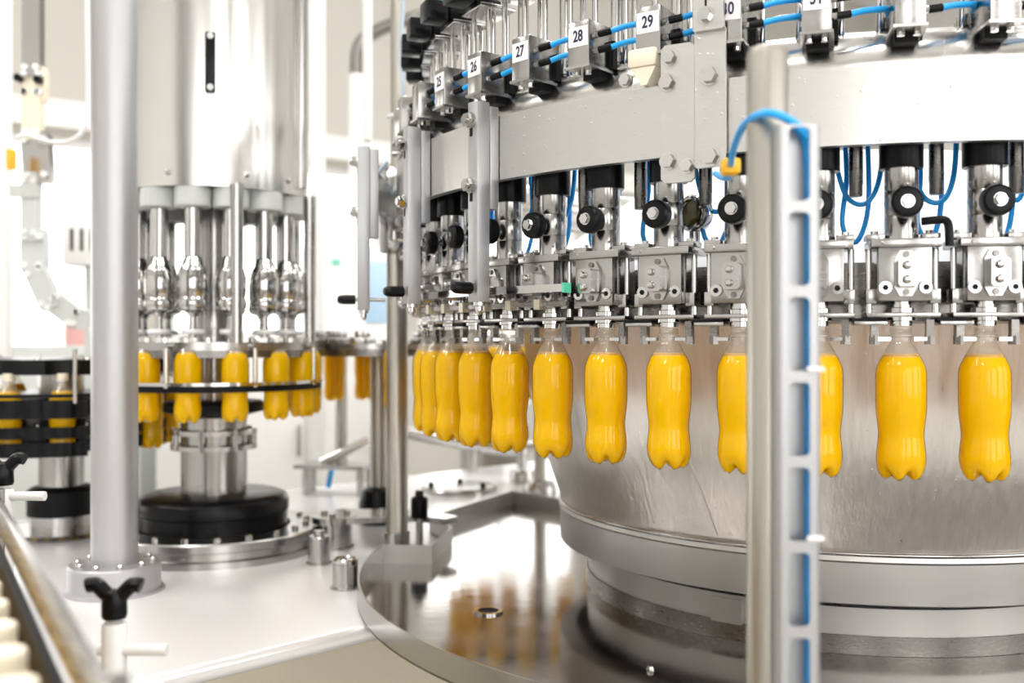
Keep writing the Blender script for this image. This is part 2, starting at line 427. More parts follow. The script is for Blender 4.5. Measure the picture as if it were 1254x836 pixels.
# ---------------------------------------------------------------- juice bottle
def bottle_mesh(prof, n, base_from, name, m, lobes=5):
    mb = MB(); bm = mb.bm; rings = []
    zb = min(z for r, z in prof)
    for (r, z) in prof:
        if r < 1e-6: rings.append([bm.verts.new((0, 0, z))]); continue
        L = []
        for i in range(n):
            th = 2*PI*i/n; lob = (.5-.5*math.cos(lobes*th))            # 0 in the valleys, 1 on the feet
            rr, zz = r, z
            if z < base_from:
                k = (base_from-z)/(base_from-zb); v = (1-lob)**1.6
                rr = r*(1-.10*k*v); zz = z+.0125*k*k*v
            L.append(bm.verts.new((rr*math.cos(th), rr*math.sin(th), zz)))
        rings.append(L)
    for A, B in zip(rings, rings[1:]):
        for i in range(n):
            j = (i+1) % n
            if len(A) == 1: bm.faces.new((A[0], B[j], B[i]))
            elif len(B) == 1: bm.faces.new((A[i], A[j], B[0]))
            else: bm.faces.new((A[i], A[j], B[j], B[i]))
    return mb
BP = [(.0136, .020), (.0136, .014), (.0146, .013), (.0136, .012), (.0136, .010), (.0168, .009), (.0168, .007), (.0136, .006), (.0136, .001), (.0160, -.004), (.0212, -.013), (.0258, -.0215), (.0298, -.030), (.0322, -.0365), (.0334, -.044), (.0336, -.055), (.0336, -.075), (.0334, -.092), (.0327, -.102), (.0312, -.114), (.0300, -.125), (.0303, -.135), (.0316, -.146), (.0326, -.157), (.0328, -.166), (.0318, -.175), (.0295, -.1825), (.026, -.1880), (.020, -.1905), (.012, -.186), (0, -.180)]
JP = [(0, -.0195), (.0225, -.0195), (.0250, -.0215)]+[(r-.0008, z) for r, z in BP[12:26]]+[(r-.0008, z+.0008) for r, z in BP[26:]]
bot = Proto()
bot.add('bottle_shell', bottle_mesh(BP[11:], 50, -.158, 's', 'clear_plastic'), 'clear_plastic', sharp=80)
bot.add('bottle_neck', MB().lathe(BP[:12], 40), 'neck_plastic', sharp=50)
jz = bot.add('juice', bottle_mesh(JP, 50, -.158, 'j', 'juice'), 'juice', sharp=60)
bot.add('froth', MB().lathe([(.0228, -.0190), (.0236, -.0180), (.0215, -.0172), (0, -.0176)], 28), 'juice_foam', parent=jz)
cap = Proto()
cap.parts = list(bot.parts); cap.add('cap', MB().lathe([(.0145, .009), (.0148, .012), (.0148, .026), (.0135, .028), (0, .028)], 24), 'cream_plastic')

# ---------------------------------------------------------------- filling valve (radial x, tangential y, h)
fv = Proto()
fv.add('nozzle', MB().lathe([(.0, .058), (.0135, .058), (.0135, .047), (.0170, .046), (.0170, .040), (.0155, .039), (.0155, .036), (.0185, .035), (.0185, .029), (.0150, .028), (.0150, .0215), (.0, .0215)], 24), 'steel_polished')
blk = fv.add('valve_block', MB().box(-.030, .034, -.0345, .0345, .055, .128, .0012), 'steel')
for sy in (-1, 1):
    b = MB(); b.cyl((.034, sy*.026, .073), (.0385, sy*.026, .073), .0085, 18)
    sb = fv.add('socket_bolt', b, 'steel_polished', parent=blk)
    fv.add('bolt_recess', MB().cyl((.0380, sy*.026, .073), (.0389, sy*.026, .073), .0042, 6), 'black_matt', parent=blk)  # raised black hexagon stands in for the shade in the bolt socket
hexp = [(-.008, -.031), (.008, -.031), (.0145, -.019), (.0145, .019), (.008, .031), (-.008, .031), (-.0145, .019), (-.0145, -.019)]
cp = fv.add('actuator_cover', MB().prism(hexp, .034, .040, lambda x, y, h: (h, x, .092+y)), 'steel')
fv.add('cover_body', MB().prism([(-.0095, -.0185), (.0095, -.0185), (.0125, -.0155), (.0125, .0155), (.0095, .0185), (-.0095, .0185), (-.0125, .0155), (-.0125, -.0155)], .040, .0585, lambda x, y, h: (h, x, .092+y)), 'steel_plain', parent=cp)
for sz in (-1, 1):
    fv.add('dome_bolt', MB().lathe([(.0056, 0), (.0056, .003), (.004, .0062), (0, .0072)], 12, (.0585, -.002, .092+sz*.0095), (1, 0, 0)), 'steel_polished', parent=cp)
    fv.add('cover_screw', MB().cyl((.040, 0, .092+sz*.0255), (.0425, 0, .092+sz*.0255), .0042, 10), 'steel_dark', parent=cp)
fv.add('top_plate', MB().box(-.036, .037, -.044, .047, .128, .1395, .001), 'steel')
for sy in (-1, 1):
    rod = fv.add('guide_rod', MB().cyl((.006, sy*.0435, .034), (.006, sy*.0435, .128), .0044, 12), 'steel_polished')
    fv.add('rod_bush', MB().box(-.006, .018, sy*.0415-.007, sy*.0415+.007, .052, .072, .001), 'steel_plain', parent=rod)
    cl = MB().box(-.012, .020, sy*.036-.012, sy*.036+.012, .1395, .1475, .001)
    c = fv.add('plate_clamp', cl, 'steel')
    fv.add('clamp_screw', MB().cyl((.004, sy*.036, .1475), (.004, sy*.036, .1525), .0052, 10), 'steel_polished', parent=c)
fv.add('lower_plate', MB().box(-.022, .020, -.048, .048, .0335, .0395, .001), 'steel_plain')
ga = fv.add('gripper_arm', MB().box(-.016, .018, -.064, -.020, .0225, .0280, .001), 'steel_plain')
fv.add('wear_pad', MB().box(-.015, .016, -.067, -.022, .0280, .0325), 'black_matt', parent=ga)
for sy in (-1, 1):
    j = MB(); j.box(.000, .012, sy*.036-.005, sy*.036+.005, .006, .030); j.cyl((.006, sy*.036, -.004), (.006, sy*.036, .008), .0075, 6)
    jj = fv.add('gripper_jaw', j, 'steel_dark')
    fv.add('jaw_finger', MB().box(.002, .012, min(sy*.015, sy*.032), max(sy*.015, sy*.032), .001, .006), 'steel_polished', parent=jj)
cyl = fv.add('lift_cylinder', MB().lathe([(.0225, .1395), (.0225, .171), (.0219, .172), (.0225, .173), (.0225, .206), (.0219, .207), (.0225, .208), (.0225, .245)], 32), 'steel')
fv.add('collar', MB().lathe([(.0225, .238), (.0285, .238), (.0292, .240), (.0292, .318), (.02, .318)], 32), 'black_plastic')
rl = fv.add('cam_roller', MB().lathe([(.006, 0), (.0185, 0), (.0212, .003), (.0215, .011), (.0208, .017), (.0178, .0205), (.0120, .0215), (.006, .0215)], 28, (.0335, 0, .187), (1, 0, 0)), 'black_rubber')
fv.add('roller_axle', MB().cyl((.020, 0, .187), (.056, 0, .187), .0075, 14), 'steel_polished', parent=rl)
rn = MB(); rn.cyl((.0545, 0, .187), (.0565, 0, .187), .0092, 20); hexhead(rn, (.0565, 0, .187), (1, 0, 0), .0078, .0055)
fv.add('roller_nut', rn, 'steel_polished', parent=rl)
fv.add('hanging_tube', MB().lathe([(0, .205), (.0085, .205), (.0095, .207), (.0095, .222), (.0100, .223), (.0100, .322)], 18, (-.022, .050, 0)), 'steel_dark')

# ---------------------------------------------------------------- control valve on top of the ring pipe
cv = Proto()
nb = cv.add('control_box', MB().box(.004, .074, -.0195, .0195, .417, .484, .001), 'steel')
cv.add('base_plate', MB().box(.000, .077, -.022, .022, .413, .417), 'steel_plain', parent=nb)
for sy in (-1, 1):
    cv.add('under_screw', MB().cyl((.062, sy*.010, .405), (.062, sy*.010, .413), .0050, 10), 'steel_polished', parent=nb)
    cv.add('lid_screw', MB().lathe([(.0035, .484), (.0035, .487), (0, .489)], 10, (.066, sy*.012, 0)), 'steel_polished', parent=nb)
cv.add('mount_bracket', MB().box(-.012, .040, -.015, .015, .4025, .413), 'black_matt')
for dz in (.440, .464):
    ft = MB(); ft.cyl((.056, .0195, dz), (.056, .026, dz), .0050, 10)
    f_ = cv.add('hose_fitting', ft, 'steel_polished')
    cv.add('fitting_sleeve', MB().cyl((.056, .0255, dz), (.050, .0430, dz+.003), .0056, 12), 'black_plastic', parent=f_)
cv.add('port_plug', MB().box(.008, .020, .0195, .027, .420, .462), 'black_matt')
cv.add('valve_stem', MB().lathe([(.026, .410), (.026, .436), (.030, .437), (.030, .446), (.027, .447), (.027, .453), (.012, .454), (.012, .47)], 24, (-.030, 0, 0)), 'steel')
for (x, y, r) in ((-.010, -.027, .0050), (-.030, .0, .0095), (-.010, .030, .0050), (-.052, .020, .0050)):
    cv.add('lift_rod', MB().cyl((x, y, .430), (x, y, .602), r, 12), 'steel_polished')
cv.add('cross_plate', MB().box(-.060, .012, -.036, .040, .596, .603, .001), 'steel_plain')
hd = MB(); hd.box(.016, .058, -.022, .022, .604, .642, .003); hd.box(-.040, .012, -.022, .022, .608, .640, .003); hd.box(.010, .018, -.014, .014, .612, .636)
cv.add('black_head', hd, 'black_plastic')
npm = MB().box(.074, .0752, -.0175, .0175, .4455, .4755); np_mesh = npm.mesh('number_plate', 'plate_white')

R0 = .9156; DA = math.degrees(.11957); A0 = math.degrees(3.42881)
def ka(k): return A0+DA*k
KS = list(range(-6, 14))
def hose_pol(name, pts, r, label, group, m='blue_hose'):
    P = []
    for (a, rad, h) in pts: x, y = pol(a, rad); P.append((x, y, h))
    return single(name, MB().tube(P, r, 8, 5), m, label, 'hose', group, 60)
for k in KS:
    a = R_(ka(k)); x = CX+R0*math.cos(a); y = CY+R0*math.sin(a)
    num = 23+k if 2 <= k <= 8 else None
    NW = {25: 'twenty-five', 26: 'twenty-six', 27: 'twenty-seven', 28: 'twenty-eight', 29: 'twenty-nine', 30: 'thirty', 31: 'thirty-one'}.get(num)
    where = ('numbered %d' % num) if num else ('beside the black elbow rod' if k == 9 else ('next past the black elbow rod' if k == 10 else None))
    if num: lb = 'stainless filling valve with black cam roller below the control box numbered %s (%d)' % (NW, num)
    elif k == 9: lb = 'stainless filling valve with black elbow rod at its side'
    elif k == 10: lb = 'stainless filling valve next past the black elbow rod'
    elif k > 10: lb = 'stainless filling valve on the carousel side turned away past the slotted channel'
    else: lb = 'stainless filling valve with black roller at the far curve of the carousel'
    v = thing('filling_valve', lb, 'filling valve', x, y, -.004, a, 'filling valves around the carousel'); fv.spawn(v)
    if num: lb = 'steel control valve with white number plate reading %s (%d)' % (NW, num)
    elif k in (9, 10): lb = 'steel control valve without number, above the pipe %s the black elbow rod' % ('over' if k == 9 else 'past')
    elif k > 10: lb = 'steel control valve without number on the carousel side past the slotted channel'
    else: lb = 'steel control valve with black twin head at the far curve of the carousel'
    c = thing('control_valve', lb, 'valve', x, y, .4025, a, 'control valves on the ring pipe'); cv.spawn(c)
    if num:
        po = link('number_plate', np_mesh, c, (0, 0, -.4025)); po['label'] = 'white plate with dark number %d' % num
        tm = text_mesh(str(num), .021); tm.materials.append(MATS['ink'])
        to = link('number', tm, po, (.0754, 0, .4605)); to.rotation_euler = (PI/2, 0, PI/2); to.scale = (.86, 1.15, 1)
    if num: lb = 'bottle of orange juice hanging from the valve below control box %s (%d)' % (NW, num)
    elif k in (9, 10): lb = 'bottle of orange juice hanging %s the black elbow rod' % ('below the valve with' if k == 9 else 'from the valve next past')
    elif k > 10: lb = 'bottle of orange juice on the carousel side past the slotted channel'
    else: lb = 'bottle of orange juice at the far curve of the filling carousel'
    b = thing('juice_bottle', lb, 'bottle', x, y, -.1905, a+random.random()*6, 'juice bottles hanging from the carousel'); bot.spawn(b)
    # air hoses
    for q, dz in enumerate((.443, .467)):
        which = 'upper' if q else 'lower'
        src = ('control box %s (%d)' % (NW, num)) if num else ('the plain control box over the elbow rod' if k == 9 else 'a plain control box on the carousel')
        hose_pol('air_hose', [(ka(k)+math.degrees(.043/.966), .965, dz), (ka(k)+math.degrees(.060/.96), .958, dz+.005), (ka(k)+math.degrees(.084/.95), .950, dz+.008), (ka(k+1)-1.35, .940, dz+.010), (ka(k+1)-.9, .915, dz+.006)], .0045,
                 'blue air hose from the %s port of %s' % (which, src), 'blue hoses along the control boxes')
    s = random.uniform(-.4, .4)
    src = ('below control box %s (%d)' % (NW, num)) if num else ('behind the valve with the elbow rod' if k == 9 else 'behind a valve without number')
    hose_pol('air_hose', [(ka(k)+1.2+s, .845, .326), (ka(k)+1.6+s, .858, .27), (ka(k)+2.5, .862, .215+.02*s), (ka(k)+4.3, .862, .20), (ka(k)+5.6, .85, .24), (ka(k)+6.0, .845, .326)], .0038,
             'thin blue hose looping %s' % src, 'blue hoses looping behind the valves')
    if True:
        hose_pol('air_hose', [(ka(k)+2.2, .845, .326), (ka(k)+2.5, .85, .24), (ka(k)+2.1, .858, .17), (ka(k)+3.4, .85, .145), (ka(k)+4.6, .84, .20), (ka(k)+4.4, .845, .326)], .0038,
                 'thin blue hose hanging low %s' % src, 'blue hoses hanging low behind the valves')

# sight gauge between the valves, black elbow
gx, gy = pol(239.0, .868)
g = thing('sight_gauge', 'round steel gauge with dark olive glass between two filling valves', 'gauge', gx, gy, .165, R_(239-22))
gb = MB().lathe([(.020, 0), (.027, 0), (.0285, .003), (.0285, .020), (.026, .024), (.021, .024), (.020, .020)], 32, (-.012, 0, .196), (1, 0, 0)); part('gauge_body', gb, 'steel_polished', g)
part('gauge_glass', MB().cyl((-.010, 0, .196), (.006, 0, .196), .0205, 32), 'olive_glass', g)
part('gauge_stem', MB().cyl((.0, 0, .139), (.0, 0, .170), .008, 14), 'steel', g)
part('hose_elbow', MB().cyl((.004, .018, .216), (.010, .028, .222), .0060, 14), 'white_plastic', g)
a9 = ka(9)
e0 = [(a9+1.4, .938, .163), (a9+2.6, .944, .164), (a9+3.15, .946, .163), (a9+3.35, .948, .155), (a9+3.4, .949, .138), (a9+3.4, .949, .128)]
P = [(*pol(a, r), h) for a, r, h in e0]
eo = single('elbow_rod', MB().tube(P, .0055, 8, 4), 'black_plastic', 'bent black rod reaching down beside a filling valve', 'rod', None, 60)

# ---------------------------------------------------------------- cam beam and its clamps
beam = thing('cam_beam', 'long curved flat stainless beam running around the carousel', 'beam', CX, CY, .264)
part('beam_bar', MB().arc((0, 0), .969, .985, .264, .368, 190.5, 242, 90), 'steel_beam', beam)
part('beam_bar', MB().arc((0, 0), .971, .987, .262, .366, 242.05, 300, 90), 'steel_beam', beam)
def rad_box(mb, a, r0, r1, w, z0, z1, bev=.0008, dy=0):
    ca, sa = math.cos(R_(a)), math.sin(R_(a)); t = MB(); t.box(r0, r1, -w/2+dy, w/2+dy, z0, z1, bev)
    M4 = Matrix(((ca, -sa, 0, CX), (sa, ca, 0, CY), (0, 0, 1, 0), (0, 0, 0, 1)))
    me = bpy.data.meshes.new('t'); t.bm.to_mesh(me); t.bm.free(); me.transform(M4); mb.bm.from_mesh(me); bpy.data.meshes.remove(me); return mb
def clamp(a, zt, zb, zbk, label, radd=0.0):
    t = thing('clamp_post', label, 'clamp post', CX+(1.016+radd)*math.cos(R_(a)), CY+(1.016+radd)*math.sin(R_(a)), zb, R_(a), 'clamp posts on the cam beam')
    part('square_bar', MB().box(-.012, .013, -.0125, .0125, zb, zt, .001), 'aluminium', t)
    part('backing_bar', MB().box(-.030, -.0125, -.0125, .014, zbk, zt-.006, .001), 'aluminium', t)
    for z in (zt-.03, zt-.135):
        b = MB(); b.cyl((.013, -.004, z), (.016, -.004, z), .0135, 18); hexhead(b, (.016, -.004, z), (1, 0, 0), .0115, .009); b.cyl((.025, -.004, z), (.029, -.004, z), .007, 12)
        bo = part('hex_bolt', b, 'steel_polished', t)
        part('bolt_slot', MB().box(.0125, .0135, -.0075, -.0005, z-.026, z), 'black_matt', bo)  # black strip on the bar, painted shade of an open slot
    part('grip_knob', MB().lathe([(0, .042), (.006, .041), (.0090, .036), (.0100, .028), (.0100, .006), (.0085, .004), (.0, .004)], 18, (.013, 0, zb+.022), (1, 0, 0)), 'black_rubber', t)
    part('knob_rod', MB().cyl((-.045, 0, zb+.022), (.018, 0, zb+.022), .0042, 10), 'steel_polished', t)
    part('end_bolt', MB().lathe([(.0095, zb), (.0095, zb-.006), (.006, zb-.007), (.0065, zb-.014), (.003, zb-.020), (0, zb-.021)], 14), 'steel_polished', t)
    return t
clamp(219.8, .388, .064, .215, 'square clamp post bolted to the beam beside control box 26')
clamp(206.6, .388, .068, .215, 'square clamp post bolted to the beam end by the steel column')
clamp(190.0, .405, .065, .215, 'square clamp post with black knob standing free past the beam end', .036)
gr = thing('guide_rail', 'narrow curved stainless guide rail below the clamp posts with green end cap', 'rail', CX, CY, .070)
part('rail_bar', MB().arc((0, 0), .982, .997, .076, .088, 200, 229.3, 50), 'steel_polished', gr)
part('end_cap', MB().arc((0, 0), .981, .998, .0745, .0895, 229.3, 229.55, 3), 'green_plastic', gr)
lr = thing('lower_rail', 'thin dark steel rail under the curved guide rail', 'rail', CX, CY, .055)
part('rail_bar', MB().arc((0, 0), .974, .982, .055, .062, 200, 229, 50), 'steel_dark', lr)
for q in range(7):
    a = R_(203+q*3.8); mb = MB().box(-.004, .012, -.006, .006, .050, .066)
    o = link('rail_block', mb.mesh('rail_block', 'steel_side'), lr, (.976*math.cos(a), .976*math.sin(a), -.055), a)
# joint plates
jp = thing('joint_plates', 'pair of bolted stainless joint plates across the cam beam', 'bracket', CX+.99*math.cos(R_(241.8)), CY+.99*math.sin(R_(241.8)), .225, R_(241.8))
def jpart(name, y0, y1, z0, z1, x0, x1, bolts, ch=.006):
    o = part(name, MB().prism([(y0+ch, z0), (y1-ch, z0), (y1, z0+ch), (y1, z1-ch), (y1-ch, z1), (y0+ch, z1), (y0, z1-ch), (y0, z0+ch)], x0, x1, lambda x, y, h: (h, x, y)), 'steel_beam', jp)
    for (y, z, r) in bolts:
        b = MB(); b.cyl((x1, y, z), (x1+.0025, y, z), r*1.25, 18); hexhead(b, (x1+.0025, y, z), (1, 0, 0), r, .008)
        part('hex_bolt', b, 'steel_polished', o)
jpart('joint_plate', -.0505, -.001, .225, .421, -.003, .005, [(-.037, .403, .0095), (-.0405, .368, .0105), (-.039, .256, .0105), (-.011, .247, .009)])
jpart('joint_plate', .000, .0445, .242, .437, .0025, .0072, [(.0215, .370, .0115), (.0225, .257, .0115)], .003)
jpart('joint_plate', .000, .0435, .431, .62, .0072, .015, [(.0185, .452, .0095)], .002)
part('slot', MB().box(.0150, .0154, .017, .020, .455, .52), 'black_matt', jp)  # slot's inner shade as a thin black strip on the plate
# cream scraper block
sc_ = thing('scraper_block', 'cream plastic scraper block bolted beside the joint plates', 'block', CX+.985*math.cos(R_(237.3)), CY+.985*math.sin(R_(237.3)), .366, R_(237.3))
part('block_body', MB().box(-.03, .012, -.026, .020, .396, .424, .006), 'cream_plastic', sc_)
part('wedge', MB().prism([(-.022, .396), (-.004, .370), (.004, .370), (.018, .396)], -.02, .008, lambda x, y, h: (h, x, y)), 'cream_plastic', sc_)
hb_ = MB(); hb_.cyl((.0, -.031, .382), (.006, -.031, .382), .0105, 16); hexhead(hb_, (.006, -.031, .382), (1, 0, 0), .0085, .006); part('hex_bolt', hb_, 'steel_polished', sc_)

# steel support column and its bracket
colm = thing('support_column', 'tall brushed steel column standing in the tray cut-out', 'column', -.294, 2.60, DZ)
part('lower_tube', MB().lathe([(.0275, -.502), (.0275, .245), (.022, .255), (.0165, .26)], 28), 'post_steel', colm)
part('upper_tube', MB().cyl((0, 0, .25), (0, 0, 1.9), .0165, 24), 'post_steel', colm)
part('foot_collar', MB().lathe([(.0275, -.485), (.033, -.487), (.033, -.520), (.026, -.522)], 28), 'steel_plain', colm)
part('foot_bolt', MB().cyl((0, 0, DZ), (0, 0, -.52), .014, 6), 'steel_plain', colm)
bk = thing('beam_bracket', 'bolted steel bracket holding the beam end at the column', 'bracket', -.262, 2.46, .215)
part('bracket_plate', MB().box(-.055, -.040, -.02, .02, .215, .40, .001), 'aluminium', bk)
part('bracket_plate', MB().box(-.033, -.024, -.03, .03, .245, .42, .001), 'steel_plain', bk)
part('cross_bar', MB().box(-.060, .075, .02, .04, .27, .37, .001), 'steel_beam', bk)
for (x, z) in ((-.028, .405), (-.004, .37), (-.004, .285), (.012, .40), (.016, .30)):
    b = MB(); b.cyl((x, -.03, z), (x, -.034, z), .013, 16); hexhead(b, (x, -.034, z), (0, -1, 0), .011, .009); part('hex_bolt', b, 'steel_polished', bk)
part('side_arm', MB().prism([(-.052, -.335), (-.030, -.335), (-.015, .12), (-.040, .12)], .275, .365), 'steel_plain', bk)
part('clamp_foot', MB().lathe([(.0, .23), (.040, .23), (.045, .236), (.045, .25), (0, .25)], 24, (-.03, .14, 0)), 'steel_plain', bk)
cbl = [at(494, 0, 2.50), at(491, 60, 2.50), at(494, 120, 2.48), at(490, 145, 2.46)]
single('cable', MB().tube(cbl, .0055, 8, 6), 'grey_cable', 'pale grey-blue cable tied down the upper steel column', 'cable', None, 60)
single('cable', MB().tube([at(474, 198, 2.40), at(461, 215, 2.38), at(463, 235, 2.38), at(475, 240, 2.38), at(486, 228, 2.40), at(489, 205, 2.42)], .005, 8, 6), 'grey_cable', 'grey cable looped beside the beam bracket', 'cable', None, 60)
single('cable_tie', MB().arc((-.286, 2.575), .022, .030, .565, .573, 0, 360, 20), 'white_plastic', 'white cable tie around the upper steel column', 'cable tie')

# ---------------------------------------------------------------- slotted channel, round post and blue hose in front
po = thing('guard_post', 'round satin steel guard post with flat rounded top', 'post', .2514, 1.0, -EYE)
part('post_tube', MB().lathe([(.0203, -EYE+.012), (.0203, .281), (.0188, .287), (.0140, .2892), (0, .2895)], 36), 'post_steel', po)
part('foot_plate', MB().lathe([(.055, -EYE), (.055, -EYE+.010), (.05, -EYE+.012), (.02, -EYE+.012)], 32), 'steel_plain', po)
ch = thing('slotted_channel', 'pale slotted metal cable channel carrying blue hoses beside the guard post', 'cable channel', .2686, .950, -EYE)
W = .0365/2; top = .203
def slot_strip():
    mb = MB(); bm = mb.bm; hw = .0100; hh = .0345; rc = .0055; n = 4
    zc = [(417.5-(304+104.3*i))/1245*.95 for i in range(-1, 16)]
    hz = .0795/2
    hole0 = []
    for (cx, cz, a0) in ((hw-rc, hh-rc, 0), (-hw+rc, hh-rc, 90), (-hw+rc, -hh+rc, 180), (hw-rc, -hh+rc, 270)):
        for i in range(n+1):
            a = R_(a0+90*i/n); hole0.append((cx+rc*math.cos(a), cz+rc*math.sin(a)))
    out0 = []
    for (sx, sz) in ((1, 1), (-1, 1), (-1, -1), (1, -1)): out0 += [(sx*W, sz*hz)]*(n+1)
    for zi in zc:
        if zi-hz < -EYE: continue
        N = len(hole0); F = {}
        for y in (0, .0018):
            F[y] = ([bm.verts.new((x, y, zi+z)) for x, z in hole0], {})
            cor = {}
            for (x, z) in set(out0): cor[(x, z)] = bm.verts.new((x, y, zi+z if not (zi == zc[0] and z > 0) else top))
            F[y][1].update(cor)
            for i in range(N):
                j = (i+1) % N; a, b = cor[out0[i]], cor[out0[j]]
                vs = [F[y][0][i], F[y][0][j], b, a] if a != b else [F[y][0][i], F[y][0][j], a]
                bm.faces.new(vs)
        for i in range(N):
            j = (i+1) % N; bm.faces.new((F[0][0][i], F[0][0][j], F[.0018][0][j], F[.0018][0][i]))
    return mb
part('slotted_face', slot_strip(), 'aluminium', ch)
for sx in (-1, 1): part('flange', MB().box(sx*W-.0009, sx*W+.0009, .0, .022, -EYE, top), 'aluminium', ch)
part('back_web', MB().box(-W, W, .0205, .022, -EYE, top), 'aluminium', ch)
for i in range(2):
    pts = [(.2822, .957+.0085*i, -EYE+.02), (.2822, .957+.0085*i, .05), (.2822, .957+.0085*i, .12)]
    pts += [at(996-7*i, 190, .957+.0085*i), at(989-6*i, 166, .957+.0085*i), at(966, 146, .953+.009*i), at(937, 138, .958+.009*i), at(912, 152, 1.02), at(899, 180, 1.10), at(894, 205, 1.18), at(888+4*i, 217, 1.24), at(876, 212, 1.33)]
    single('air_hose', MB().tube(pts, .0040, 10, 8), 'blue_hose', ['outer blue hose rising in the slotted channel and arching over the guard post', 'blue hose tucked behind its twin in the slotted channel, arching over the guard post'][i], 'hose', 'hoses arching over the guard post', 60)
tx, ty, tz = at(894.5, 203, 1.175)
single('cable_tie', MB().box(tx-.010, tx+.010, ty-.012, ty+.012, tz-.010, tz+.008, .003), 'orange_tie', 'small orange clip around the blue hoses by the joint plates', 'clip')
for (px, py) in ((1001, 451), (1001, 657)):
    x, y, z = at(px, py, .955); single('cable_tie', MB().box(x-.012, x+.004, y-.010, y-.004, z-.0022, z+.0022, .001), 'white_plastic', 'white cable tie end poking out of the slotted channel', 'cable tie', 'white tie ends on the channel')

# ---------------------------------------------------------------- deck furniture
gp = thing('round_post', 'thick satin grey round post with bolted flange on the white deck', 'post', -.879, 2.249, DZ)
part('post_tube', MB().cyl((0, 0, DZ+.06), (0, 0, 2.2), .0495, 48), 'aluminium', gp)
part('flange', MB().lathe([(.106, DZ), (.106, DZ+.004), (.0975, DZ+.008), (.0975, DZ+.058), (.0945, DZ+.062), (.049, DZ+.062)], 56), 'aluminium', gp)
for i in range(10):
    a = 2*PI*(i+.3)/10; part('flange_bolt', MB().lathe([(.0075, DZ+.062), (.0075, DZ+.068), (.004, DZ+.071), (0, DZ+.071)], 12, (.078*math.cos(a), .078*math.sin(a), 0)), 'steel_polished', gp)
s1 = thing('deck_stud', 'short steel stud with bolt head on the deck by the black turret base', 'stud', -.478, 2.52, DZ)
part('stud_body', MB().lathe([(.032, DZ), (.032, DZ+.004), (.0265, DZ+.006), (.0265, DZ+.066), (.0245, DZ+.069), (0, DZ+.069)], 28), 'steel_plain', s1)
part('bolt_head', MB().cyl((0, 0, DZ+.069), (0, 0, DZ+.082), .013, 12), 'steel_plain', s1)
s2 = thing('deck_stud', 'short capped steel stud on the deck against the tray rim', 'stud', -.372, 2.27, DZ)
part('stud_body', MB().lathe([(.034, DZ), (.034, DZ+.004), (.0282, DZ+.006), (.0282, DZ+.056)], 28), 'steel_plain', s2)
part('stud_cap', MB().lathe([(.0282, DZ+.057), (.0285, DZ+.064), (.025, DZ+.067), (.022, DZ+.064), (0, DZ+.064)], 28), 'steel_polished', s2)

# swing arm
sa_ = thing('swing_arm', 'flat steel swing arm on a round pivot behind the deck studs', 'bracket', -.475, 2.72, DZ)
part('pivot', MB().lathe([(.052, DZ), (.052, DZ+.004), (.046, DZ+.006), (.046, DZ+.066), (.06, DZ+.068), (.06, DZ+.085), (.045, DZ+.086), (0, DZ+.084)], 32), 'steel_plain', sa_)
part('arm_plate', MB().prism([(-.04, -.035), (.04, -.045), (.22, .0), (.30, -.05), (.33, -.01), (.25, .09), (.0, .12), (-.05, .04)], DZ+.068, DZ+.084), 'steel', sa_)
for (x, y) in ((.03, .02), (.0, -.03), (-.03, .02), (.12, .05)):
    part('bolt', MB().cyl((x, y, DZ+.083), (x, y, DZ+.095), .009, 10), 'steel_polished', sa_)
bx_ = thing('adjuster', 'short black adjuster knob on steel pin beside the column foot', 'knob', -.246, 2.70, DZ)
part('pin', MB().cyl((0, 0, DZ), (0, 0, -.468), .010, 14), 'steel_plain', bx_)
part('knob', MB().lathe([(.0, -.468), (.021, -.468), (.023, -.463), (.023, -.418), (.019, -.412), (.012, -.410), (.010, -.395), (0, -.394)], 24), 'black_rubber', bx_)

# ---------------------------------------------------------------- capping turret
KX, KY = -.797, 2.72; PHC = math.atan2(-KY, -KX)
ct = thing('capping_turret', 'capping turret under a tall cylindrical stainless cover on black base', 'capping machine', KX, KY, DZ)
part('base_ring', MB().lathe([(.288, DZ), (.288, DZ+.016), (.280, DZ+.020), (.280, DZ+.036), (.288, DZ+.040), (.288, DZ+.058), (.284, DZ+.062), (.20, DZ+.062)], 72), 'steel', ct)
for i in range(20):
    a = 2*PI*i/20; part('ring_bolt', MB().lathe([(.009, DZ+.062), (.009, DZ+.069), (.005, DZ+.072), (0, DZ+.072)], 10, (.245*math.cos(a), .245*math.sin(a), 0)), 'steel_polished', ct)
part('black_base', MB().lathe([(.192, DZ+.062), (.192, DZ+.098), (.196, DZ+.102), (.197, DZ+.128), (.190, DZ+.140), (.17, DZ+.148), (.085, DZ+.152)], 64), 'black_plastic', ct, 40)
part('main_column', MB().lathe([(.086, DZ+.15), (.086, -.20), (.07, -.195), (.05, -.19), (.05, .38)], 48), 'steel', ct)
for z in (-.245, -.285):
    part('clamp_ring', MB().arc((0, 0), .102, .112, z, z+.012, 0, 360, 48), 'steel_plain', ct)
for i in range(8):
    a = 2*PI*i/8; part('ring_pin', MB().cyl((.107*math.cos(a), .107*math.sin(a), -.285), (.107*math.cos(a), .107*math.sin(a), -.23), .007, 10), 'steel_polished', ct)
part('black_hub', MB().lathe([(.09, -.155), (.125, -.158), (.13, -.165), (.13, -.185), (.09, -.195)], 40), 'black_matt', ct)
part('table_plate', MB().arc((0, 0), .05, .268, -.022, -.002, 0, 360, 72), 'steel', ct)
part('gripper_skirt', MB().arc((0, 0), .10, .262, -.040, -.022, 0, 360, 72), 'steel_dark', ct)
for i in range(28):
    a = 2*PI*i/28; part('plate_bolt', MB().lathe([(.008, -.002), (.008, .008), (.004, .012), (0, .012)], 8, (.238*math.cos(a), .238*math.sin(a), 0)), 'steel_polished', ct)
